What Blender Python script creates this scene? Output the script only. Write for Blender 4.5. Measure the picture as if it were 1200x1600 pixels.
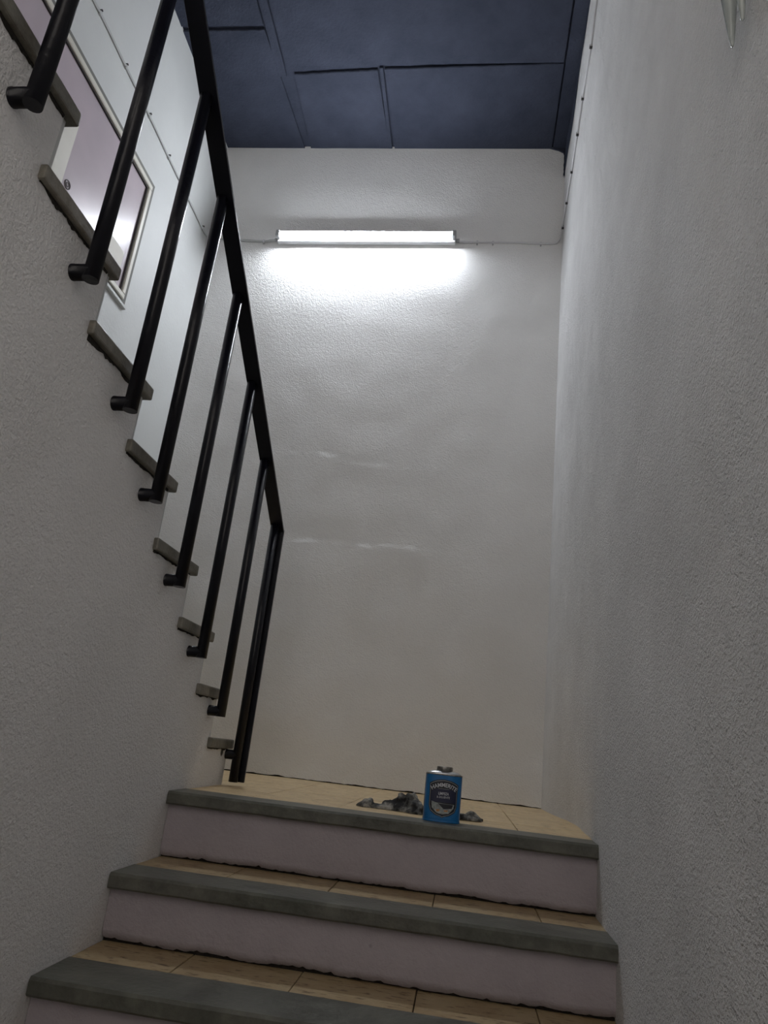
import bpy, bmesh, math, random
from mathutils import Vector, Matrix, noise

# ------------------------------------------------------------------ clear
for o in list(bpy.data.objects):
    bpy.data.objects.remove(o, do_unlink=True)
sc = bpy.context.scene
COL = sc.collection

# ------------------------------------------------------------------ camera
cam_d = bpy.data.cameras.new('camera'); cam = bpy.data.objects.new('camera', cam_d); COL.objects.link(cam)
cam_d.sensor_fit = 'VERTICAL'; cam_d.sensor_height = 36.0; cam_d.lens = 1117.475 / 1600 * 36.0
cam_d.clip_start = 0.05
R_ = Vector((0.98880496, 0.10259592, 0.10834591)); U_ = Vector((-0.06995156, -0.3226495, 0.94393012)); F_ = Vector((-0.13180113, 0.94094175, 0.31186068))
m = Matrix.Identity(4)
for i in range(3):
    m[i][0] = R_[i]; m[i][1] = U_[i]; m[i][2] = -F_[i]
m[0][3], m[1][3], m[2][3] = -0.41950732, -4.0096001, 0.20462938
cam.matrix_world = m
sc.camera = cam

# ------------------------------------------------------------------ world and exposure
w = bpy.data.worlds.new('stairwell_ambient'); sc.world = w; w.use_nodes = True
bg = w.node_tree.nodes['Background']; bg.inputs[0].default_value = (1.0, 0.93, 0.87, 1); bg.inputs[1].default_value = 1.12
vs = sc.view_settings
sc.display_settings.display_device = 'sRGB'
vs.view_transform = 'Standard'; vs.look = 'None'; vs.gamma = 1.0; vs.use_curve_mapping = False
vs.exposure = 0.34
TUBE_STRENGTH = 150.0

# ------------------------------------------------------------------ dimensions (metres)
W, W2, H = 1.355, 2.456, 4.29       # middle wall face at x=-W, left wall face at x=-W2, right wall x=0, back wall y=0
D = 1.609                            # landing depth; the landing is z=0
YE = -5.4                            # where the stairwell ends behind the camera
ZB = -2.1

# ------------------------------------------------------------------ materials
def nt(name):
    mt = bpy.data.materials.new(name); mt.use_nodes = True
    t = mt.node_tree; b = t.nodes['Principled BSDF']
    return mt, t, b
def N(t, kind, **kw):
    n = t.nodes.new(kind)
    for k, v in kw.items():
        if k in n.inputs: n.inputs[k].default_value = v
        else: setattr(n, k, v)
    return n
def noise_node(t, vec, scale, detail=3, rough=.55):
    n = N(t, 'ShaderNodeTexNoise', Scale=scale, Detail=detail, Roughness=rough); t.links.new(vec, n.inputs['Vector']); return n
def ramp(t, fac, stops):
    r = N(t, 'ShaderNodeValToRGB'); t.links.new(fac, r.inputs[0])
    e = r.color_ramp.elements
    while len(e) < len(stops): e.new(.5)
    for x, (p, c) in zip(e, stops):
        x.position = p; x.color = (*c, 1) if len(c) == 3 else c
    return r
def mapping(t, scale=(1, 1, 1), rot=(0, 0, 0)):
    tc = N(t, 'ShaderNodeTexCoord'); mp = N(t, 'ShaderNodeMapping'); mp.inputs['Scale'].default_value = scale; mp.inputs['Rotation'].default_value = rot
    t.links.new(tc.outputs['Object'], mp.inputs['Vector']); return mp.outputs[0]
def bump(t, h, dist, strength=1.0, prev=None):
    b = N(t, 'ShaderNodeBump', Strength=strength, Distance=dist); t.links.new(h, b.inputs['Height'])
    if prev: t.links.new(prev.outputs[0], b.inputs['Normal'])
    return b
def plaster(name, c1, c2, grain=(70, .006), streak=0.0, rough=.75, specks=0.0, patch=3.0, streak_scale=(9, 9, .7)):
    mt, t, b = nt(name)
    v = mapping(t, (1, 1, 1), (.5, .8, .35))
    n = noise_node(t, v, patch, 5, .6)
    r = ramp(t, n.outputs[0], [(.3, c1), (.7, c2)])
    col = r.outputs[0]
    if specks:
        vo = N(t, 'ShaderNodeTexVoronoi', Scale=specks); t.links.new(v, vo.inputs['Vector'])
        n5 = noise_node(t, v, specks * 4, 2)
        ad = N(t, 'ShaderNodeMath', operation='MULTIPLY_ADD'); t.links.new(n5.outputs[0], ad.inputs[0]); ad.inputs[1].default_value = .06; t.links.new(vo.outputs['Distance'], ad.inputs[2])
        sr = ramp(t, ad.outputs[0], [(.055, (0, 0, 0)), (.07, (1, 1, 1))])
        mx = N(t, 'ShaderNodeMix', data_type='RGBA'); t.links.new(sr.outputs[0], mx.inputs[0])
        mx.inputs[6].default_value = (.05, .045, .04, 1); t.links.new(col, mx.inputs[7]); col = mx.outputs[2]
    t.links.new(col, b.inputs['Base Color'])
    b.inputs['Roughness'].default_value = rough
    prev = None
    if streak:
        vr = mapping(t, (1, 1, 1), (math.radians(22), 0, 0)); mp2 = N(t, 'ShaderNodeMapping'); mp2.inputs['Scale'].default_value = streak_scale
        t.links.new(vr, mp2.inputs['Vector']); v2 = mp2.outputs[0]; s = noise_node(t, v2, 1.0, 3, .55)
        prev = bump(t, s.outputs[0], streak)
    g2 = noise_node(t, v, grain[0] * .32, 3, .6); prev = bump(t, g2.outputs[0], grain[1] * .75, 1, prev)
    g = noise_node(t, v, grain[0], 3, .6); bb = bump(t, g.outputs[0], grain[1], 1, prev)
    t.links.new(bb.outputs[0], b.inputs['Normal'])
    return mt
def simple(name, col, rough=.5, metallic=0, bumpd=0, bscale=80, var=0.0, vscale=8, spec=None):
    mt, t, b = nt(name)
    b.inputs['Roughness'].default_value = rough; b.inputs['Metallic'].default_value = metallic
    if spec is not None: b.inputs['Specular IOR Level'].default_value = spec
    v = mapping(t)
    n = noise_node(t, v, vscale, 5, .6)
    lo = tuple(max(0, c * (1 - var)) for c in col); hi = tuple(min(1, c * (1 + var)) for c in col)
    r = ramp(t, n.outputs[0], [(.3, lo), (.7, hi)]); t.links.new(r.outputs[0], b.inputs['Base Color'])
    if bumpd:
        g = noise_node(t, v, bscale, 3); bb = bump(t, g.outputs[0], bumpd); t.links.new(bb.outputs[0], b.inputs['Normal'])
    return mt

M = {}
M['wall_back'] = plaster('white_stippled_plaster', (.76, .76, .755), (.81, .81, .805), (125, .0048), specks=0)
M['wall_right'] = plaster('rough_white_plaster', (.72, .715, .71), (.85, .845, .84), (165, .0125), streak=.07, streak_scale=(4.5, 4.5, .8))
M['wall_mid'] = plaster('grey_white_plaster', (.80, .79, .785), (.86, .85, .845), (130, .0050), specks=2.2)
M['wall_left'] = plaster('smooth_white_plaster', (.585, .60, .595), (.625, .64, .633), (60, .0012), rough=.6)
M['ceil'] = plaster('navy_painted_concrete', (.028, .033, .050), (.042, .048, .070), (60, .004), rough=.9, patch=5)
M['ceil'].node_tree.nodes['Principled BSDF'].inputs['Specular IOR Level'].default_value = .15
M['riser'] = plaster('lilac_white_plaster', (.37, .33, .352), (.44, .395, .418), (90, .002), specks=3.0, patch=6)
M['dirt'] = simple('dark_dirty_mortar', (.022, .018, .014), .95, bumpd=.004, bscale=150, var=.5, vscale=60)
def stone(name, c1, c2, c3):
    mt, t, b = nt(name); v = mapping(t)
    n = noise_node(t, v, 14, 8, .7); r = ramp(t, n.outputs[0], [(.3, c1), (.52, c2), (.75, c3)])
    n2 = noise_node(t, v, 3, 3); mx = N(t, 'ShaderNodeMix', data_type='RGBA', blend_type='MULTIPLY'); mx.inputs[0].default_value = .55
    r2 = ramp(t, n2.outputs[0], [(.35, (.55, .62, .60)), (.65, (1, 1, 1))])
    t.links.new(r.outputs[0], mx.inputs[6]); t.links.new(r2.outputs[0], mx.inputs[7]); t.links.new(mx.outputs[2], b.inputs['Base Color'])
    rr = ramp(t, n.outputs[0], [(.2, (.30, .30, .30)), (.8, (.55, .55, .55))]); t.links.new(rr.outputs[0], b.inputs['Roughness'])
    g = noise_node(t, v, 60, 4); bb = bump(t, g.outputs[0], .002); t.links.new(bb.outputs[0], b.inputs['Normal'])
    return mt
M['slab'] = stone('grey_green_stone', (.065, .064, .052), (.12, .117, .096), (.19, .187, .152))
M['slab_up'] = stone('weathered_tan_stone', (.11, .095, .075), (.22, .20, .165), (.34, .315, .265))
def tilemat(name, k=1.0):
    mt, t, b = nt(name); v = mapping(t)
    n = noise_node(t, v, 9, 6, .65); r = ramp(t, n.outputs[0], [(.3, (.52 * k, .36 * k, .18 * k)), (.55, (.66 * k, .50 * k, .28 * k)), (.8, (.72 * k, .58 * k, .35 * k))])
    v2 = mapping(t, (1, 3.5, 1)); n2 = noise_node(t, v2, 26, 4, .6); r2 = ramp(t, n2.outputs[0], [(.56, (1, 1, 1)), (.66, (.22, .14, .08))])
    mx = N(t, 'ShaderNodeMix', data_type='RGBA', blend_type='MULTIPLY'); mx.inputs[0].default_value = .85
    t.links.new(r.outputs[0], mx.inputs[6]); t.links.new(r2.outputs[0], mx.inputs[7]); t.links.new(mx.outputs[2], b.inputs['Base Color'])
    b.inputs['Roughness'].default_value = .42
    g = noise_node(t, v, 40, 3); bb = bump(t, g.outputs[0], .0015); t.links.new(bb.outputs[0], b.inputs['Normal'])
    return mt
M['tile'] = tilemat('speckled_tan_tile')
M['tile_shaded'] = tilemat('shade_darkened_tile', .66)  # tread tile colour darkened to stand in for shade on the steps
M['black'] = simple('black_gloss_paint', (.004, .004, .008), .28, bumpd=.0010, bscale=45, var=.3, spec=.35)
M['cable'] = simple('white_cable_sheath', (.62, .62, .64), .5)
M['cable_l'] = simple('painted_grey_cable', (.46, .47, .47), .6)
M['clip'] = simple('grey_cable_clip', (.42, .42, .43), .5)
M['nail'] = simple('dark_clip_nail', (.05, .05, .05), .5, .6)
M['housing'] = simple('white_enamel', (.75, .76, .78), .35)
M['holder'] = simple('grey_lamp_holder', (.34, .35, .36), .5)
M['frame'] = simple('cream_painted_wood', (.66, .64, .57), .5, bumpd=.0008, var=.08)
M['gasket'] = simple('dark_gasket', (.03, .025, .025), .7)
M['reveal'] = simple('grey_putty', (.17, .17, .155), .8)
def emit(name, c, s):
    mt, t, b = nt(name); b.inputs['Base Color'].default_value = (.9, .9, .9, 1)
    b.inputs['Emission Color'].default_value = (*c, 1); b.inputs['Emission Strength'].default_value = s; return mt
M['tube'] = emit('lit_fluorescent_glass', (.89, .935, 1.0), TUBE_STRENGTH)
mt, t, b = nt('pink_tinted_glass')
v = mapping(t); n = noise_node(t, v, 2.0, 3); r = ramp(t, n.outputs[0], [(.35, (.44, .385, .42)), (.65, (.54, .465, .505))]); t.links.new(r.outputs[0], b.inputs['Base Color'])
b.inputs['Roughness'].default_value = .30; b.inputs['IOR'].default_value = 1.40
M['glass'] = mt
M['cream_rect'] = simple('flat_cream', (.72, .70, .64), .7, var=.04)
M['ring'] = simple('grey_ring', (.14, .13, .14), .5)
mt, t, b = nt('frosted_drop_glass'); b.inputs['Base Color'].default_value = (.62, .66, .64, 1); b.inputs['Roughness'].default_value = .25; b.inputs['Transmission Weight'].default_value = .55
v = mapping(t); g = noise_node(t, v, 30, 3); bb = bump(t, g.outputs[0], .004); t.links.new(bb.outputs[0], b.inputs['Normal'])
M['drop'] = mt
M['can_blue'] = simple('blue_printed_tin', (.006, .135, .36), .35, var=.15, vscale=20)
M['tin'] = simple('bare_tin', (.62, .63, .64), .28, 1.0)
M['tin_dark'] = simple('worn_tin_cap', (.25, .24, .22), .45, .9, bumpd=.001, bscale=200, var=.5, vscale=90)
M['ink'] = simple('near_black_print', (.008, .009, .016), .4)
M['navy'] = simple('navy_print', (.010, .012, .045), .4)
M['silver'] = simple('silver_print', (.26, .27, .27), .4)
M['pale'] = simple('pale_print', (.55, .57, .60), .5)
M['greypic'] = simple('grey_picture_print', (.30, .33, .32), .5, var=.5, vscale=120)
M['orange'] = simple('orange_print', (.45, .20, .06), .5, var=.3, vscale=200)
M['lightblue'] = simple('light_blue_print', (.06, .26, .50), .45)
mt, t, b = nt('paint_stained_rag'); v = mapping(t)
n = noise_node(t, v, 22, 4, .6); r = ramp(t, n.outputs[0], [(.40, (.012, .012, .013)), (.50, (.10, .10, .095)), (.60, (.33, .32, .29))]); t.links.new(r.outputs[0], b.inputs['Base Color'])
b.inputs['Roughness'].default_value = .95; g = noise_node(t, v, 260, 2); bb = bump(t, g.outputs[0], .002); t.links.new(bb.outputs[0], b.inputs['Normal'])
M['rag'] = mt

# ------------------------------------------------------------------ mesh helpers
def mesh_obj(name, verts, faces, mat, parent=None, smooth=False):
    me = bpy.data.meshes.new(name); me.from_pydata([tuple(v) for v in verts], [], faces); me.validate()
    bm = bmesh.new(); bm.from_mesh(me); bmesh.ops.recalc_face_normals(bm, faces=bm.faces); bm.to_mesh(me); bm.free()
    return link(name, me, mat, parent, smooth)
def link(name, me, mat, parent=None, smooth=False):
    o = bpy.data.objects.new(name, me); COL.objects.link(o)
    if mat is not None: me.materials.append(M[mat] if isinstance(mat, str) else mat)
    if smooth:
        for p in me.polygons: p.use_smooth = True
    if parent: o.parent = parent
    return o
def bm_obj(name, bm, mat, parent=None, smooth=False):
    bmesh.ops.recalc_face_normals(bm, faces=bm.faces)
    me = bpy.data.meshes.new(name); bm.to_mesh(me); bm.free()
    return link(name, me, mat, parent, smooth)
def add_box(bm, x0, x1, y0, y1, z0, z1, bev=0, seg=1):
    r = bmesh.ops.create_cube(bm, size=1)
    for v in r['verts']:
        v.co = Vector(((x0 + x1) / 2 + v.co.x * (x1 - x0), (y0 + y1) / 2 + v.co.y * (y1 - y0), (z0 + z1) / 2 + v.co.z * (z1 - z0)))
    if bev:
        es = list({e for v in r['verts'] for e in v.link_edges})
        bmesh.ops.bevel(bm, geom=es, offset=bev, segments=seg, affect='EDGES', profile=.5)
def box(name, x0, x1, y0, y1, z0, z1, mat, parent=None, bev=0, seg=1):
    bm = bmesh.new(); add_box(bm, x0, x1, y0, y1, z0, z1, bev, seg); return bm_obj(name, bm, mat, parent)
def tube_geo(path, rad, n=10, cap=True):
    pts = [Vector(p) for p in path]; V = []; Fc = []
    rads = rad if isinstance(rad, (list, tuple)) else [rad] * len(pts)
    up = None
    for i, p in enumerate(pts):
        d = ((pts[min(i + 1, len(pts) - 1)] - pts[max(i - 1, 0)])).normalized()
        if up is None:
            up = Vector((0, 0, 1)) if abs(d.z) < .9 else Vector((0, 1, 0))
        a = d.cross(up).normalized(); up = a.cross(d).normalized()
        for k in range(n):
            t = 2 * math.pi * k / n; V.append(p + (a * math.cos(t) + up * math.sin(t)) * rads[i])
    for i in range(len(pts) - 1):
        for k in range(n):
            Fc.append((i * n + k, i * n + (k + 1) % n, (i + 1) * n + (k + 1) % n, (i + 1) * n + k))
    if cap:
        Fc.append(tuple(range(n))[::-1]); Fc.append(tuple((len(pts) - 1) * n + k for k in range(n)))
    return V, Fc
def join_geo(parts):
    V = []; Fc = []
    for v, f in parts:
        o = len(V); V += v; Fc += [tuple(i + o for i in q) for q in f]
    return V, Fc
def tube(name, path, rad, mat, parent=None, n=10):
    V, Fc = tube_geo(path, rad, n); o = mesh_obj(name, V, Fc, mat, parent, True)
    for p in o.data.polygons:
        if len(p.vertices) > 4: p.use_smooth = False
    return o
def lathe(name, prof, mat, parent=None, n=24, loc=(0, 0, 0), sx=1, sy=1):
    V = []; Fc = []
    for r, z in prof:
        for k in range(n):
            t = 2 * math.pi * k / n; V.append((loc[0] + r * sx * math.cos(t), loc[1] + r * sy * math.sin(t), loc[2] + z))
    for i in range(len(prof) - 1):
        for k in range(n): Fc.append((i * n + k, i * n + (k + 1) % n, (i + 1) * n + (k + 1) % n, (i + 1) * n + k))
    if prof[0][0] > 1e-5: Fc.append(tuple(range(n)))
    if prof[-1][0] > 1e-5: Fc.append(tuple((len(prof) - 1) * n + k for k in range(n)))
    return mesh_obj(name, V, Fc, mat, parent, True)
def prism_x(poly, x0, x1):      # polygon in (y, z) extruded along x
    n = len(poly)
    V = [(x0, y, z) for y, z in poly] + [(x1, y, z) for y, z in poly]
    Fc = [tuple(range(n)), tuple(range(2 * n - 1, n - 1, -1))] + [(i, (i + 1) % n, n + (i + 1) % n, n + i) for i in range(n)]
    return V, Fc
def empty(name, loc=(0, 0, 0)):
    o = bpy.data.objects.new(name, None); o.empty_display_size = .1; o.location = loc; COL.objects.link(o); return o
def tag(o, label, cat, group=None):
    o['label'] = label; o['category'] = cat
    if group: o['group'] = group
    return o
def structure(o, label=None, cat=None):
    o['kind'] = 'structure'
    if label: o['label'] = label
    if cat: o['category'] = cat
    return o
rnd = random.Random(7)
def nz(x, y=0, z=0): return noise.noise(Vector((x, y, z)))
def sstep(a, b, x):
    t = min(1, max(0, (x - a) / (b - a))); return t * t * (3 - 2 * t)

# ------------------------------------------------------------------ walls
# back wall: relief of plaster laps and a ragged lower edge
zs = [0.0, .004, .012, .03, .06]; z = .1
while z < H + .05:
    zs.append(z); z += .009 if (1.2 < z < 1.40 or 1.78 < z < 2.02) else .03
zs.append(H + .05)
xs = [-W2 - .05 + i * .02 for i in range(int((W2 + .1) / .02) + 1)]
V = []; Fc = []
for j, z in enumerate(zs):
    for x in xs:
        y = .010 * nz(x * 1.3, z * 1.1, 3) + .003 * nz(x * 5, z * 5, 9)
        l1 = 1.325 + .02 * nz(x * 3, 1) + .030 * nz(x * 7, 4) + .014 * nz(x * 21, 6) - .03 * sstep(-.9, -.5, x)
        a1 = sstep(-1.75, -1.55, x) * (1 - sstep(-.75, -.45, x))
        y -= .0045 * a1 * (.12 + .88 * sstep(-.1, .3, nz(x * 8, 11))) * (1 - sstep(l1 - .010, l1 + .004, z)) * sstep(.5, 1.2, z)
        l2 = 1.885 - .05 * sstep(-1.5, -1.2, x) + .025 * nz(x * 2.5, 7) + .018 * nz(x * 11, 2) + .012 * nz(x * 27, 3)
        a2 = sstep(-1.7, -1.5, x) * (1 - sstep(-1.0, -.8, x))
        y -= .004 * a2 * (.10 + .9 * sstep(-.1, .35, nz(x * 9, 15))) * (1 - sstep(l2 - .010, l2 + .004, z)) * sstep(1.4, 1.8, z)
        zz = z
        if j == 0: zz = .003 + .008 * max(0, nz(x * 14, 5) + .1) + .003 * nz(x * 60)
        elif j < 5: zz = z + .012
        if z > H - .01: y = 0
        V.append((x, y - (.0 if j else 0), zz))
nx = len(xs)
for j in range(len(zs) - 1):
    for i in range(nx - 1): Fc.append((j * nx + i, j * nx + i + 1, (j + 1) * nx + i + 1, (j + 1) * nx + i))
wb = mesh_obj('wall_back', V, Fc, 'wall_back', None, True); structure(wb)
box('mortar_core', -W2 - .1, .12, .018, .2, ZB, H + .2, 'dirt', wb)

# right wall: hand-plastered, wavy
def right_dx(y, z):
    d = .045 * math.exp(-((y + .85) / .50) ** 2) * math.exp(-max(0, z) / .35) * sstep(0, -.35, y)
    d += .012 * nz(y * .9, z * .5, 4) * sstep(0, -.5, y) + .006 * nz(y * 4, z * .8, 8)
    return d
ys = [.03 - i * .03 for i in range(int((.03 - YE) / .03) + 1)]
zs = [ZB + i * .06 for i in range(int((H + .1 - ZB) / .06) + 2)]
V = [(right_dx(y, z), y, z) for z in zs for y in ys]; n = len(ys)
Fc = [(j * n + i, j * n + i + 1, (j + 1) * n + i + 1, (j + 1) * n + i) for j in range(len(zs) - 1) for i in range(n - 1)]
wr = mesh_obj('wall_right', V, Fc, 'wall_right', None, True); structure(wr)
box('masonry_core', .075, .25, YE, .2, ZB, H + .2, 'wall_right', wr)

# low unseen wall added behind the camera to cut ambient light from below
wf = structure(box('wall_ambient_blocker', -W - .1, .25, YE - .12, YE, ZB, .35, 'wall_left'))

# left wall (beyond the upper flight), with the opening of the window
WY0, WY1, WZ0, WZ1 = -2.75, -.790, 2.358, 3.190
bm = bmesh.new()
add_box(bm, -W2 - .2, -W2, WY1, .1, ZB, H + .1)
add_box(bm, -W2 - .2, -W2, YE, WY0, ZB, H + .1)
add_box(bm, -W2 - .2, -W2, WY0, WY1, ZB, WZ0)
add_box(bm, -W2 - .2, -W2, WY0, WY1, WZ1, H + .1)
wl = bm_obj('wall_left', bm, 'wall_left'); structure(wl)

# ------------------------------------------------------------------ upper flight: nosing (y, z) of each tread on the middle wall's face
NOS = [(-1.030, .172), (-1.262, .350), (-1.478, .536), (-1.746, .716), (-2.033, .907), (-2.308, 1.080), (-2.596, 1.260), (-2.885, 1.440), (-3.165, 1.622), (-3.45, 1.802), (-3.735, 1.982), (-4.02, 2.162)]
ST = .036     # slab thickness
OV = .030     # overhang of the slab over the riser
poly = [(NOS[0][0] - OV, ZB)]
for k, (y, z) in enumerate(NOS):
    z0 = 0 if k == 0 else NOS[k - 1][1]
    poly.append((y - OV, (z0 if k else ZB) - (ST if k else 0)))
    poly.append((y - OV, z - ST))
poly = poly[1:]
poly += [(YE, NOS[-1][1] - ST), (YE, ZB)]
V, Fc = prism_x(poly, -W2 + .001, -W + .0)
wm = mesh_obj('wall_middle', V, Fc, 'wall_mid'); structure(wm)
# fine plaster skin over the visible face so that it is softly uneven
# (face kept plane: the grain comes from the material)

fl2 = empty('stair_flight', (-W, NOS[0][0], 0)); tag(fl2, 'upper flight of stone treads rising behind the black railing', 'stairs')
def place(o, par):      # parent while keeping world coordinates of the mesh
    o.parent = par; o.location = -Vector(par.location); return o
for k in range(len(NOS)):
    y, z = NOS[k]
    yb = (NOS[k + 1][0] if k + 1 < len(NOS) else y - .29) - OV
    # rough slab: bevelled, slightly irregular bottom edge
    bm = bmesh.new(); add_box(bm, -W2 + .004, -W + .016, yb - .02, y, z - ST, z, .005, 2)
    for v in bm.verts:
        v.co += Vector((.003 * nz(v.co.y * 30, k), .002 * nz(v.co.x * 9, v.co.z * 40, k), .003 * nz(v.co.y * 25, v.co.x * 5, k * 2.1)))
    s = bm_obj('tread_slab', bm, 'slab_up'); place(s, fl2)
    # ragged dark joint smeared under the slab on the wall's face
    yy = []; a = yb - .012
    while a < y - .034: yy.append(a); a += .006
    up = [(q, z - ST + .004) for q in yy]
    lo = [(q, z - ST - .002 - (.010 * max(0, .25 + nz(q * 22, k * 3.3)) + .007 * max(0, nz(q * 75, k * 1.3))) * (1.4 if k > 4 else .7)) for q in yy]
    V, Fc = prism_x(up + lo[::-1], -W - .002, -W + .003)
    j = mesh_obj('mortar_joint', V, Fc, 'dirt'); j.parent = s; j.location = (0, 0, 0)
    # riser
    z0 = 0.001 if k == 0 else NOS[k - 1][1]
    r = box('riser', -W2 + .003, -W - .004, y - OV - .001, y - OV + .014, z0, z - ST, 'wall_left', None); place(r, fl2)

# ------------------------------------------------------------------ landing floor
fl = structure(box('floor', -W2, .06, -D + .05, .02, -.30, -.014, 'dirt'))
JX = -.222; TS = .30
def tile_row(parent, x0, x1, y0, y1, z, off=0, seed=0):
    cuts = [x0]; x = JX + off - 10 * TS
    while x < x1:
        if x > x0 + .02 and x < x1 - .02: cuts.append(x)
        x += TS
    cuts.append(x1)
    out = []
    for a, c in zip(cuts[:-1], cuts[1:]):
        bm = bmesh.new(); dz = rnd.uniform(-.0008, .0008)
        add_box(bm, a + .0012, c - .0012, y0 + .0012, y1 - .0012, z - .014, z + dz - .001, .0012)
        o = bm_obj('tile', bm, 'tile' if z == 0 else 'tile_shaded'); place(o, parent) if parent.type == 'EMPTY' else setattr(o, 'parent', parent); out.append(o)
    return out
yrow = [-D + .155, -1.20, -.90, -.60, -.30, .03]
for i in range(len(yrow) - 1):
    y0, y1 = yrow[i], yrow[i + 1]
    tile_row(fl, -W + .001 if y0 < -1.05 and y1 < -1.0 else -W2 + .002, .05, y0, y1, 0)
box('screed', -W2 + .002, .05, -1.062, .02, -.016, -.0135, 'dirt', fl)

# ------------------------------------------------------------------ lower flight
LN = [(-D, 0.0), (-D - .309, -.198), (-D - .618, -.371)] + [(-D - .309 * k, -.371 - .185 * (k - 2)) for k in range(3, 9)]
LT = .040
fl1 = empty('stair_flight', (-W / 2, LN[-1][0], LN[-1][1])); tag(fl1, 'lower stair flight with dark stone nosings, tan tiles and lilac risers', 'stairs')
def nosing(y, z, depth, k):
    nx = 46; x0, x1 = -W + .001, .04
    V = []; Fc = []
    prof = [(depth, -LT), (.004, -LT), (0, -LT + .005), (0, -.007), (.006, 0), (depth, 0)]
    for i in range(nx + 1):
        x = x0 + (x1 - x0) * i / nx
        wob = .0022 * nz(x * 2.2, k, 1) + .0012 * nz(x * 13, k, 2)
        chip = .006 * max(0, nz(x * 7, k * 5.1, 3) - .18)
        for q, (a, c) in enumerate(prof):
            yy = a + (wob if q in (1, 2, 3, 4) else 0) + (chip if q in (3, 4) else 0)
            zz = c + (.001 * nz(x * 3, k, 6) if q > 2 else .003 * nz(x * 10, k, 7)) - (chip * .8 if q == 4 else 0)
            V.append((x, y + yy, z + zz))
    m_ = len(prof)
    for i in range(nx):
        for q in range(m_): Fc.append((i * m_ + q, i * m_ + (q + 1) % m_, (i + 1) * m_ + (q + 1) % m_, (i + 1) * m_ + q))
    Fc.append(tuple(range(m_))); Fc.append(tuple(nx * m_ + q for q in range(m_)))
    return mesh_obj('nosing_slab', V, Fc, 'slab')
def riser(y, ztop, zbot, k):
    # front face with a ragged lower paint edge
    nx = 150; x0, x1 = -W + .001, .05; V = []; Fc = []
    for i in range(nx + 1):
        x = x0 + (x1 - x0) * i / nx
        b = .004 + .006 * max(0, nz(x * 9, k * 2.7) + .35) + .011 * max(0, nz(x * 55, k * 1.9) - .05)
        wy = .004 * nz(x * 1.5, k)
        for zz, yy in ((ztop, y), (ztop - .06, y - .001), ((ztop + zbot) / 2, y - .001), (zbot + b + .02, y), (zbot + b, y + .002), (zbot + b, y + .02)):
            V.append((x, yy + wy, zz))
    for i in range(nx):
        for q in range(5): Fc.append((i * 6 + q, i * 6 + q + 1, (i + 1) * 6 + q + 1, (i + 1) * 6 + q))
    return mesh_obj('riser', V, Fc, 'riser', None, True)
for k, (y, z) in enumerate(LN):
    dp = .155 if k != 2 else .175
    s = nosing(y, z, dp, k)
    if k == 0: s.parent = fl
    else: place(s, fl1)
    zb = LN[k + 1][1] if k + 1 < len(LN) else z - .185
    r = riser(y + .028, z - LT + .002, zb, k + 1); place(r, fl1)
    core = box('step_core', -W + .002, .05, y + .042, y + .36, zb - .15, z - .0145 if k else -.041, 'dirt'); place(core, fl1)
    if k:
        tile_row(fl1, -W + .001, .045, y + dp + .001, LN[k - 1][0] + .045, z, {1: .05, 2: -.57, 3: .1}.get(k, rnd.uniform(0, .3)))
lf = structure(box('floor', -W, .06, YE, LN[-1][0] + .05, LN[-1][1] - .285, LN[-1][1] - .185, 'tile'))

# ------------------------------------------------------------------ ceiling: navy boards with open joints
ce = structure(box('ceiling', -W2 - .1, .15, YE, .15, H + .016, H + .16, 'ceil'))
def board(x0a, x0b, x1a, x1b, y0a, y0b, y1, drop=0.0):
    # plan quad: front edge runs (x0a,y0a)-(x1a,y0b), rear edge (x0b,y1)-(x1b,y1)
    n = 30; V = []; Fc = []
    for i in range(n + 1):
        s = i / n
        xf = x0a + (x1a - x0a) * s; xr = x0b + (x1b - x0b) * s
        yf = y0a + (y0b - y0a) * s + .004 * nz(s * 17, x0a * 3) + .002 * nz(s * 60, x0a)
        for (xx, yy, zz) in ((xf, yf, H + .022), (xf, yf, H + .004 - drop), (xf * .985 + xr * .015, yf + .005, H - drop), ((xf + xr) / 2, (yf + y1) / 2, H - drop + .002 * nz(s * 4, x0a)), (xr, y1, H - drop), (xr, y1, H + .022)):
            V.append((xx, yy, zz))
    for i in range(n):
        for q in range(5): Fc.append((i * 6 + q, i * 6 + q + 1, (i + 1) * 6 + q + 1, (i + 1) * 6 + q))
    Fc.append(tuple(range(6))); Fc.append(tuple(n * 6 + q for q in range(6)))
    return mesh_obj('ceiling_board', V, Fc, 'ceil', ce)
board(-1.812, -1.824, -1.260, -1.240, -.600, -.626, .03)             # board behind, middle
board(-1.214, -1.204, -.098, -.098, -.630, -.655, .03)               # board behind, right
board(-2.50, -2.50, -1.932, -1.868, -.908, -.908, .03)               # board behind, left
board(-2.50, -2.50, -1.932, -1.932, -2.2, -2.2, -.938)               # board in front, left
board(-1.856, -1.856, -.100, -.100, -2.2, -2.2, -.662)               # long board in front
board(-.088, -.088, .10, .10, -2.2, -2.2, .03)                       # narrow board along the right wall
for a in ((-2.50, -1.932), (-1.856, -.1), (-.088, .1)):
    board(a[0], a[0], a[1], a[1], -4.2, -4.2, -2.215); board(a[0], a[0], a[1], a[1], YE, YE, -4.215)
bt = box('cover_strip', -1.922, -1.868, -4.2, -.585, H - .003, H + .02, 'ceil', ce, .004)
bt2 = box('cover_strip', -1.247, -1.222, -.640, .02, H - .001, H + .02, 'ceil', ce, .003)
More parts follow.
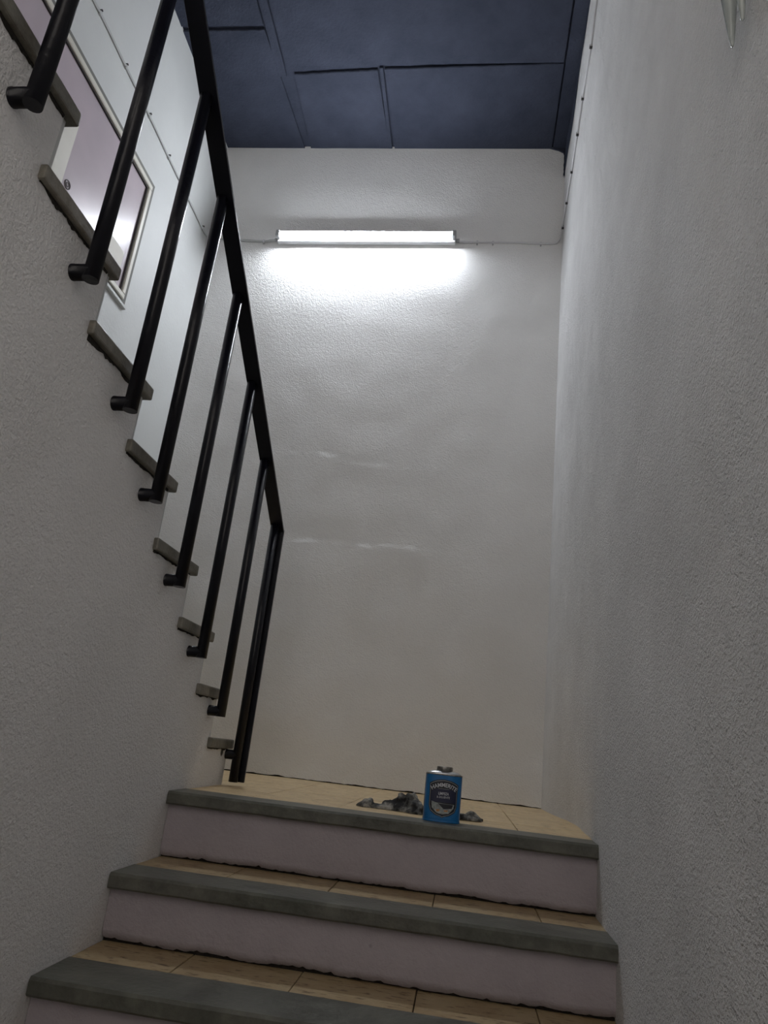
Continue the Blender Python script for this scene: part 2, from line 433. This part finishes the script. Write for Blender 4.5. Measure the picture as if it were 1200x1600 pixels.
# navy paint that runs down into the corner, on the right wall and round the corner of the back wall
V = []; Fc = []
pl = [(.0, 4.04), (-.05, 4.06), (-.17, 4.085), (-.42, 4.15), (-.69, 4.22), (-.88, 4.275), (-1.05, 4.30)]
fine = []
for i in range(len(pl) - 1):
    for s in range(8):
        t = s / 8; fine.append((pl[i][0] + (pl[i + 1][0] - pl[i][0]) * t, pl[i][1] + (pl[i + 1][1] - pl[i][1]) * t + .004 * nz(i + t * 3, 9)))
fine.append(pl[-1])
for y, z in fine:
    for zz in (z, (z + H) / 2, H + .01):
        V.append((right_dx(y, zz) - .003, y, zz))
for i in range(len(fine) - 1):
    for q in range(2): Fc.append((i * 3 + q, i * 3 + q + 1, i * 3 + q + 4, i * 3 + q + 3))
tr = mesh_obj('trim_1', V, Fc, 'ceil'); structure(tr)
cp = []
for i in range(13):
    z = 4.045 + (H - 4.045) * i / 12
    wd = .010 + .004 * nz(i * .7) + (.10 * max(0, (z - 4.235) / .055) ** 2 if z > 4.235 else 0)
    cp.append((-wd, z))
V = []; Fc = []
for x, z in cp: V += [(x, -.012, z), (.02, -.012, z), (x, .004, z), (.02, .004, z)]
for i in range(12):
    a = i * 4; Fc += [(a, a + 1, a + 5, a + 4), (a, a + 2, a + 6, a + 4)]
cpo = mesh_obj('corner_paint', V, Fc, 'ceil', tr)

# ------------------------------------------------------------------ window in the left wall
wn = structure(empty('window_1', (-W2, WY1, WZ0)))
def wpart(o): return place(o, wn)
FX0, FX1 = -W2 - .06, -W2 + .012
def frame_ring(name, ins0, ins1, x0, x1, mat, bev=.003):
    a0, a1, b0, b1 = WY0 + ins0, WY1 - ins0, WZ0 + ins0, WZ1 - ins0
    c0, c1, d0, d1 = WY0 + ins1, WY1 - ins1, WZ0 + ins1, WZ1 - ins1
    for nm, bx in (('_top', (a0, a1, d1, b1)), ('_bottom', (a0, a1, b0, d0)), ('_side', (c1, a1, d0, d1)), ('_side', (a0, c0, d0, d1))):
        wpart(box(name, x0, x1, bx[0], bx[1], bx[2], bx[3], mat, None, bev))
frame_ring('casing', -.004, .030, FX0, -W2 + .004, 'reveal', 0)
frame_ring('window_frame', .028, .060, FX0, -W2 + .014, 'frame', .004)
frame_ring('gasket', .058, .068, FX0, -W2 + .004, 'gasket', 0)
gl = wpart(box('pane', -W2 - .03, -W2 - .006, WY0 + .06, WY1 - .06, WZ0 + .06, WZ1 - .06, 'glass'))
wpart(box('sill', -W2 - .06, -W2 + .02, WY0 - .01, WY1 + .004, WZ0 - .016, WZ0 + .004, 'wall_left', None, .003))
sh1 = box('cream_rectangle', -W2 - .0055, -W2 - .004, -1.80, -1.513, 2.50, 2.875, 'cream_rect'); tag(sh1, 'larger cream sheet on the window glass, above the small ring', 'rectangle')  # thin plain cream rectangle just in front of the pane
sh2 = box('cream_rectangle', -W2 - .0055, -W2 - .004, -1.06, -.900, 2.44, 2.634, 'cream_rect'); tag(sh2, 'smaller cream sheet low in the corner of the window glass', 'rectangle')
V, Fc = [], []
for rr, th in ((.021, .003), (.010, .002)):
    n = 28; path = [(-W2 - .004, -1.472 + rr * math.cos(2 * math.pi * k / n), 2.566 + rr * math.sin(2 * math.pi * k / n)) for k in range(n + 1)]
    a, c = tube_geo(path, th, 6); o = len(V); V += a; Fc += [tuple(i + o for i in q) for q in c]
rg = mesh_obj('ring_mark', V, Fc, 'ring'); place(rg, wn)

# ------------------------------------------------------------------ railing
RX = -W + .047; BR = .0185
rail = empty('stair_railing', (RX, -1.05, 0)); tag(rail, 'black painted steel railing with round balusters climbing beside the upper flight', 'railing')
def rp(o): return place(o, rail)
def under(y): return 1.116 + .640 * (-1.126 - y)
BAL = [(-1.066, 0.014), (-1.357, 0.249), (-1.659, 0.424), (-1.949, 0.601), (-2.22, 0.78), (-2.462, 0.938), (-2.751, 1.114), (-3.054, 1.28), (-3.33, 1.45), (-3.61, 1.63)]
for k, (y, zb) in enumerate(BAL):
    b = tube('baluster', [(RX, y, zb), (RX, y, under(y) + .004)], BR, 'black', None, 18); rp(b)
    zs_ = zb + BR if k else .115
    V1, F1 = tube_geo([(RX, y, zs_), (-W + .006, y, zs_), (-W + .0055, y, zs_), (-W - .03, y, zs_)], [BR, BR, BR * 1.03, BR * 1.03], 18)
    s = mesh_obj('wall_stub', V1, F1, 'black', None, True); s.parent = b
    for p in s.data.polygons:
        if abs(p.normal.x) > .7: p.use_smooth = False
RWD = .028; RT = .012
sl = .640; nl = math.hypot(1, sl)
def bar(name, pts, x0, x1, thick):
    # flat bar following a (y, z) line, thickness towards outside of the bend
    V = []; Fc = []
    n = len(pts)
    for (y, z, ny, nz_) in pts:
        for x in (x0, x1):
            V.append((x, y, z)); V.append((x, y + ny * thick, z + nz_ * thick))
    for i in range(n - 1):
        a = i * 4; b_ = a + 4
        Fc += [(a, a + 2, b_ + 2, b_), (a + 1, a + 3, b_ + 3, b_ + 1), (a, a + 1, b_ + 1, b_), (a + 2, a + 3, b_ + 3, b_ + 2)]
    Fc += [(0, 1, 3, 2), ((n - 1) * 4, (n - 1) * 4 + 1, (n - 1) * 4 + 3, (n - 1) * 4 + 2)]
    me = bpy.data.meshes.new(name); me.from_pydata(V, [], Fc); bm = bmesh.new(); bm.from_mesh(me)
    bmesh.ops.recalc_face_normals(bm, faces=bm.faces)
    bmesh.ops.bevel(bm, geom=[e for e in bm.edges if e.calc_face_angle(0) > .9], offset=.0015, segments=1, affect='EDGES')
    return bm_obj(name, bm, 'black')
NY = -1.040      # inner face of the newel bar
y_top = -3.9
ny_, nz__ = sl / nl, 1 / nl
rp(bar('handrail', [(NY, under(NY) , ny_, nz__), (y_top, under(y_top), ny_, nz__)], RX - RWD + .008, RX + RWD + .008, RT))
rp(bar('newel_bar', [(NY, .014, 1, 0), (NY, under(NY) + .012, 1, 0)], RX - RWD + .008, RX + RWD + .008, RT))

# ------------------------------------------------------------------ fluorescent lamp on the back wall
LX0, LX1, LZ = -1.932, -.706, 3.452
lamp = empty('tube_light', ((LX0 + LX1) / 2, 0, LZ)); tag(lamp, 'lit white fluorescent tube lamp on the back wall', 'lamp')
def tilt(x): return .022 * (x - LX0) / (LX1 - LX0)
def lp(o):
    for v in o.data.vertices:
        v.co.z += tilt(v.co.x)
    return place(o, lamp)
lp(box('housing', LX0, LX1, -.040, -.001, LZ - .018, LZ + .026, 'housing', None, .004, 2))
for x0, x1 in ((LX0 - .004, LX0 + .022), (LX1 - .022, LX1 + .004)):
    lp(box('lamp_holder', x0, x1, -.088, -.026, LZ - .006, LZ + .040, 'holder', None, .006, 2))
lp(box('uplight_blocker', LX0 + .004, LX1 - .004, -.071, -.001, LZ + .038, LZ + .041, 'housing', None, .001))  # strip added above the tube to block its upward light
lp(tube('fluorescent_tube', [(LX0 + .022, -.064, LZ + .017), (LX1 - .022, -.064, LZ + .017)], .0160, 'tube', None, 20))
for x0, x1 in ((LX0 - .022, LX0 - .002), (LX1 + .002, LX1 + .026)):
    lp(tube('cable_gland', [(x0, -.02, LZ + .008), (x1, -.02, LZ + .008)], .012, 'holder', None, 12))

# ------------------------------------------------------------------ cables with clips
def smooth_path(pts, n=6):
    P = [Vector(p) for p in pts]; out = []
    for i in range(len(P) - 1):
        p0, p1, p2, p3 = P[max(i - 1, 0)], P[i], P[i + 1], P[min(i + 2, len(P) - 1)]
        for s in range(n):
            t = s / n
            out.append(.5 * ((2 * p1) + (-p0 + p2) * t + (2 * p0 - 5 * p1 + 4 * p2 - p3) * t * t + (-p0 + 3 * p1 - 3 * p2 + p3) * t ** 3))
    out.append(P[-1]); return out
def clip(parent, p, wall, mat='clip'):
    x, y, z = p
    if wall == 'back':
        o = box('cable_clip', x - .006, x + .006, y - .007, .002, z - .011, z + .011, mat, parent, .002)
        k = tube('nail', [(x, y - .004, z - .015), (x, .002, z - .015)], .005, 'clip', o, 8)
    elif wall == 'right':
        o = box('cable_clip', x - .008, .004, y - .008, y + .008, z - .011, z + .011, mat, parent, .002)
        k = tube('nail', [(x - .008, y - .008, z - .016), (.004, y - .008, z - .016)], .007, 'nail', o, 8)
    else:
        o = box('cable_clip', -W2 - .002, x + .007, y - .008, y + .008, z - .011, z + .012, mat, parent, .002)
        k = tube('nail', [(x + .008, y, z + .018), (-W2 - .002, y, z + .018)], .006, 'nail', o, 8)
ZC = 3.482
pr = [(-.69, -.020, LZ + .030), (-.66, -.017, ZC - .004), (-.58, -.009, ZC - .002), (-.456, -.009, ZC), (-.30, -.009, ZC + .002), (-.14, -.009, ZC), (-.06, -.010, ZC), (-.030, -.014, ZC + .012), (-.014, -.030, ZC + .05), (-.012, -.055, ZC + .09)]
rw = [(-.15, 3.600), (-.23, 3.623), (-.448, 3.659), (-.698, 3.690), (-.85, 3.790), (-1.117, 3.845), (-1.255, 3.985), (-1.5, 4.09), (-1.8, 4.21)]
for y, z in rw: pr.append((right_dx(y, z) - .006, y, z))
c1 = tube('electric_cable', smooth_path(pr), .0055, 'cable', None, 8); tag(c1, 'white cable from the lamp climbing the right wall', 'cable')
for x in (-.56, -.456, -.14): clip(c1, (x, -.009, ZC), 'back', 'cable')
for y, z in ((-.06, 3.575), (-.23, 3.623), (-.448, 3.659), (-.698, 3.690), (-.85, 3.790), (-1.117, 3.845)): clip(c1, (right_dx(y, z) - .006, y, z), 'right')
pb = [(-1.945, -.020, LZ + .008), (-1.975, -.017, LZ + .006), (-2.04, -.009, LZ + .002), (-2.16, -.009, LZ + .006), (-2.309, -.009, LZ + .012), (-2.40, -.010, LZ + .014), (-2.435, -.020, LZ + .018), (-W2 + .008, -.05, LZ + .016), (-W2 + .007, -.115, LZ + .010),
      (-W2 + .007, -.40, 3.466), (-W2 + .007, -.727, 3.472), (-W2 + .007, -1.018, 3.482), (-W2 + .007, -1.327, 3.486), (-W2 + .007, -1.617, 3.490), (-W2 + .007, -1.9, 3.47), (-W2 + .007, -2.3, 3.48), (-W2 + .007, -2.9, 3.48)]
c2 = tube('electric_cable', smooth_path(pb), .0068, 'cable_l', None, 8); tag(c2, 'grey cable clipped along the left wall above the window', 'cable')
for x in (-2.04, -2.309): clip(c2, (x, -.009, LZ + .004), 'back', 'cable')
for y, z in ((-.115, 3.463), (-.727, 3.472), (-1.018, 3.482), (-1.327, 3.486), (-1.617, 3.490)): clip(c2, (-W2 + .007, y, z), 'left', 'cable_l')

# ------------------------------------------------------------------ pointed fitting on the right wall, cut by the top edge of the picture
ft = empty('wall_fitting', (-.03, -3.01, 1.456)); tag(ft, 'pale pointed drop-shaped fitting hanging on the right wall', 'fitting')
prof = [(.0015, 0), (.004, .004), (.008, .028), (.012, .06), (.017, .10), (.021, .14), (.023, .18), (.021, .20)]
sh = lathe('shade', prof, 'drop', ft, 20, (0, 0, 0), .7, .80)
for v in sh.data.vertices: v.co.y += .0035 * nz(v.co.z * 40, math.atan2(v.co.y, v.co.x) * 1.5)
lathe('shade', [(.001, 0), (.006, .004), (.012, .05), (.016, .09), (.019, .13)], 'drop', ft, 18, (.004, -.040, .012), .6, .6)
lathe('cap', [(.026, .195), (.026, .215), (.012, .225)], 'holder', ft, 18)
tube('bracket_arm', [(0, 0, .215), (0, 0, .25), (.012, 0, .262), (.04, 0, .262)], .006, 'holder', ft, 10)
lathe('wall_plate', [(.0, .2), (.045, .2), (.045, .206)], 'holder', ft, 20) if False else None

# ------------------------------------------------------------------ tin on the landing
TINX, TINY, TW, TD, TH = -.473, -1.475, .0595, .036, .146
tin = empty('paint_tin', (TINX, TINY, 0.0)); tag(tin, 'blue thinner tin with dark shield label and screw cap on the landing edge', 'tin')
tin.rotation_euler = (0, 0, math.radians(4))
EXP = 3.2
def sup(t, a=TW, b=TD):
    c, s = math.cos(t), math.sin(t)
    return (a * math.copysign(abs(c) ** (2 / EXP), c), b * math.copysign(abs(s) ** (2 / EXP), s))
def shell(name, prof, mat, n=72):      # prof: (scale, z)
    V = []; Fc = []
    for s, z in prof:
        for k in range(n):
            x, y = sup(2 * math.pi * k / n); V.append((x * s, y * s, z))
    for i in range(len(prof) - 1):
        for k in range(n): Fc.append((i * n + k, i * n + (k + 1) % n, (i + 1) * n + (k + 1) % n, (i + 1) * n + k))
    Fc.append(tuple(range(n))); Fc.append(tuple((len(prof) - 1) * n + k for k in range(n)))
    return mesh_obj(name, V, Fc, mat, tin, True)
body = shell('can_body', [(.97, .001), (.995, .002), (1, .004), (1, TH - .004), (1, TH - .002)], 'can_blue')
shell('bottom_rim', [(1.005, .000), (1.02, .0012), (1.02, .0035), (1.002, .005)], 'can_blue')
shell('top_rim', [(1.0, TH - .004), (1.02, TH - .0025), (1.02, TH - .0008), (.99, TH)], 'tin_dark')
shell('shoulder', [(.985, TH - .001), (.90, TH + .004), (.72, TH + .008), (.55, TH + .0095), (.40, TH + .0100)], 'tin')
lathe('screw_cap', [(.0245, TH + .009), (.0262, TH + .0095), (.0262, TH + .0215), (.0245, TH + .023), (.0, TH + .023)], 'tin_dark', tin, 30)
bm = bmesh.new(); add_box(bm, -TW - .0012, -TW + .004, -.006, .006, .004, TH - .003, .0008); bm_obj('side_seam', bm, 'tin_dark', tin)
def front_y(x): return -TD * max(0, 1 - abs(x / TW) ** EXP) ** (1 / EXP)
def flat_to_can(V, off): return [(x, front_y(x) - off, z) for x, z in V]
def label_poly(name, outline, mat, off, n_in=None):
    # fan of strips: fill a convex-ish (x,z) outline by horizontal spans so that it bends with the tin
    zs_ = [p[1] for p in outline]; z0, z1 = min(zs_), max(zs_); rows = 36; cols = 16; V = []; Fc = []
    for j in range(rows + 1):
        z = z0 + (z1 - z0) * min(.9995, max(.0005, j / rows)); xs_ = []
        for i in range(len(outline)):
            (xa, za), (xb, zb_) = outline[i], outline[(i + 1) % len(outline)]
            if (za - z) * (zb_ - z) < 0 or (za == z and zb_ != z): xs_.append(xa + (xb - xa) * (z - za) / (zb_ - za))
        a, c = (min(xs_), max(xs_)) if xs_ else (0, 0)
        for i in range(cols + 1): V.append((a + (c - a) * i / cols, z))
    for j in range(rows):
        for i in range(cols): Fc.append((j * (cols + 1) + i, j * (cols + 1) + i + 1, (j + 1) * (cols + 1) + i + 1, (j + 1) * (cols + 1) + i))
    return mesh_obj(name, flat_to_can(V, off), Fc, mat, body, True)
CZ = .070
def shield(k):
    top = [(math.sin(a) * .074 * k * 1.08, CZ + .060 * k - .074 * k * (1 - math.cos(a)) ) for a in [math.radians(-36 + 72 * i / 14) for i in range(15)]]
    side = [(.0455 * k, CZ + .020 * k), (.0455 * k, CZ - .022 * k), (.040 * k, CZ - .038 * k), (.022 * k, CZ - .050 * k), (.008 * k, CZ - .053 * k), (0, CZ - .057 * k)]
    return top + side + [(-x, z) for x, z in side[::-1][1:]]
label_poly('shield_border', shield(1.0), 'ink', .0005)
label_poly('shield_line', shield(.955), 'silver', .0007)
label_poly('shield_field', shield(.925), 'ink', .0009)
label_poly('navy_band', [(-.0395, CZ + .022), (-.025, CZ + .030), (.025, CZ + .030), (.0395, CZ + .022), (.0405, CZ - .010), (-.0405, CZ - .010)], 'navy', .0011)
label_poly('silver_rule', [(-.018, CZ + .0300), (.018, CZ + .0300), (.018, CZ + .0312), (-.018, CZ + .0312)], 'silver', .0013)
label_poly('picture', [(-.037, CZ - .008), (-.020, CZ - .013), (.037, CZ - .014), (.035, CZ - .026), (.021, CZ - .042), (0, CZ - .046), (-.019, CZ - .042), (-.034, CZ - .028)], 'greypic', .0012)
label_poly('picture_dark', [(-.016, CZ - .014), (.034, CZ - .015), (.030, CZ - .026), (.004, CZ - .030)], 'ink', .0014)
label_poly('picture_flash', [(-.022, CZ - .033), (-.010, CZ - .031), (-.008, CZ - .037), (-.018, CZ - .039)], 'orange', .0015)
label_poly('picture_flash', [(.004, CZ - .033), (.018, CZ - .032), (.016, CZ - .037), (.006, CZ - .037)], 'orange', .0015)
label_poly('fine_print', [(-.040, .0135), (.030, .0135), (.030, .0142), (-.040, .0142)], 'lightblue', .0006)
label_poly('fine_print', [(-.040, .0175), (.012, .0175), (.012, .0182), (-.040, .0182)], 'lightblue', .0006)
def text_geo(s, size, bold=.0):
    cu = bpy.data.curves.new('txt', 'FONT'); cu.body = s; cu.size = size; cu.align_x = 'CENTER'; cu.offset = bold; cu.resolution_u = 3
    o = bpy.data.objects.new('txt', cu); COL.objects.link(o); bpy.context.view_layer.update()
    dg = bpy.context.evaluated_depsgraph_get(); me = o.evaluated_get(dg).to_mesh()
    V = [(v.co.x, v.co.y) for v in me.vertices]; Fc = [tuple(p.vertices) for p in me.polygons]
    o.evaluated_get(dg).to_mesh_clear(); bpy.data.objects.remove(o); bpy.data.curves.remove(cu); return V, Fc
def put_text(name, s, size, z, mat, off, x0=0, arc=0, bold=.0, stretch=1.0, width=None):
    V, Fc = text_geo(s, size, bold); out = []
    if width:
        ww = max(x for x, _ in V) - min(x for x, _ in V); stretch = width / ww
    for x, y in V:
        x *= stretch
        if arc:
            a = x / arc; r = arc + y; px, pz = math.sin(a) * r, z + math.cos(a) * r - arc
        else: px, pz = x, z + y
        out.append((px + x0, pz))
    return mesh_obj(name, flat_to_can(out, off), Fc, mat, body)
put_text('brand_lettering', 'HAMMERITE', .0175, CZ + .0370, 'pale', .0015, arc=.066, bold=.0004, width=.080)
put_text('lettering', 'LIMPEZA', .0115, CZ + .0125, 'pale', .0015, bold=.0002, width=.034)
put_text('lettering', '& DILUENTE', .0090, CZ + .0025, 'pale', .0015, bold=.0001, width=.042)

# ------------------------------------------------------------------ rag behind the tin
lumps = [(-.745, -1.255, .026, .030, .034), (-.700, -1.262, .034, .026, .016), (-.655, -1.255, .040, .032, .034), (-.620, -1.250, .036, .032, .056), (-.588, -1.255, .030, .034, .066), (-.565, -1.29, .026, .028, .040),
         (-.520, -1.285, .034, .026, .034), (-.470, -1.285, .036, .026, .020), (-.410, -1.285, .036, .026, .018), (-.372, -1.280, .028, .022, .026), (-.345, -1.275, .022, .016, .010)]
def rag_h(x, y):
    h = 0
    for cx, cy, a, c, hh in lumps:
        q = ((x - cx) / a) ** 2 + ((y - cy) / c) ** 2
        h = max(h, hh * math.exp(-.8 * q ** 1.6))
    f = abs(nz(x * 22, y * 22, 2)) * 1.0 + .25 * abs(nz(x * 50, y * 50, 5))
    return h * (1.12 - .62 * f) + .004 * nz(x * 45, y * 45)
V = []; Fc = []; NXR, NYR = 150, 48; idx = {}
X0, X1, Y0, Y1 = -.79, -.31, -1.335, -1.20
def inside(x, y):
    return rag_h(x, y) > .0065 + .003 * nz(x * 30, y * 30, 8)
grid = [[(X0 + (X1 - X0) * i / NXR, Y0 + (Y1 - Y0) * j / NYR) for j in range(NYR + 1)] for i in range(NXR + 1)]
def vid(i, j):
    if (i, j) not in idx:
        x, y = grid[i][j]; h = rag_h(x, y)
        idx[(i, j)] = len(V); V.append((x + .010 * nz(x * 30, y * 30, h * 60), y + .008 * nz(y * 30, x * 30, h * 50 + 4), max(.003, h)))
    return idx[(i, j)]
for i in range(NXR):
    for j in range(NYR):
        cx, cy = (grid[i][j][0] + grid[i + 1][j + 1][0]) / 2, (grid[i][j][1] + grid[i + 1][j + 1][1]) / 2
        if inside(cx, cy): Fc.append((vid(i, j), vid(i + 1, j), vid(i + 1, j + 1), vid(i, j + 1)))
me = bpy.data.meshes.new('rag'); me.from_pydata(V, [], Fc)
bm = bmesh.new(); bm.from_mesh(me)
bmesh.ops.recalc_face_normals(bm, faces=bm.faces)
be = [e for e in bm.edges if e.is_boundary]
r = bmesh.ops.extrude_edge_only(bm, edges=be)
for v in [g for g in r['geom'] if isinstance(g, bmesh.types.BMVert)]: v.co.z = 0.0005
rag = bm_obj('rag', bm, 'rag', None, True); tag(rag, 'crumpled dark stained rag lying behind the blue tin', 'rag')
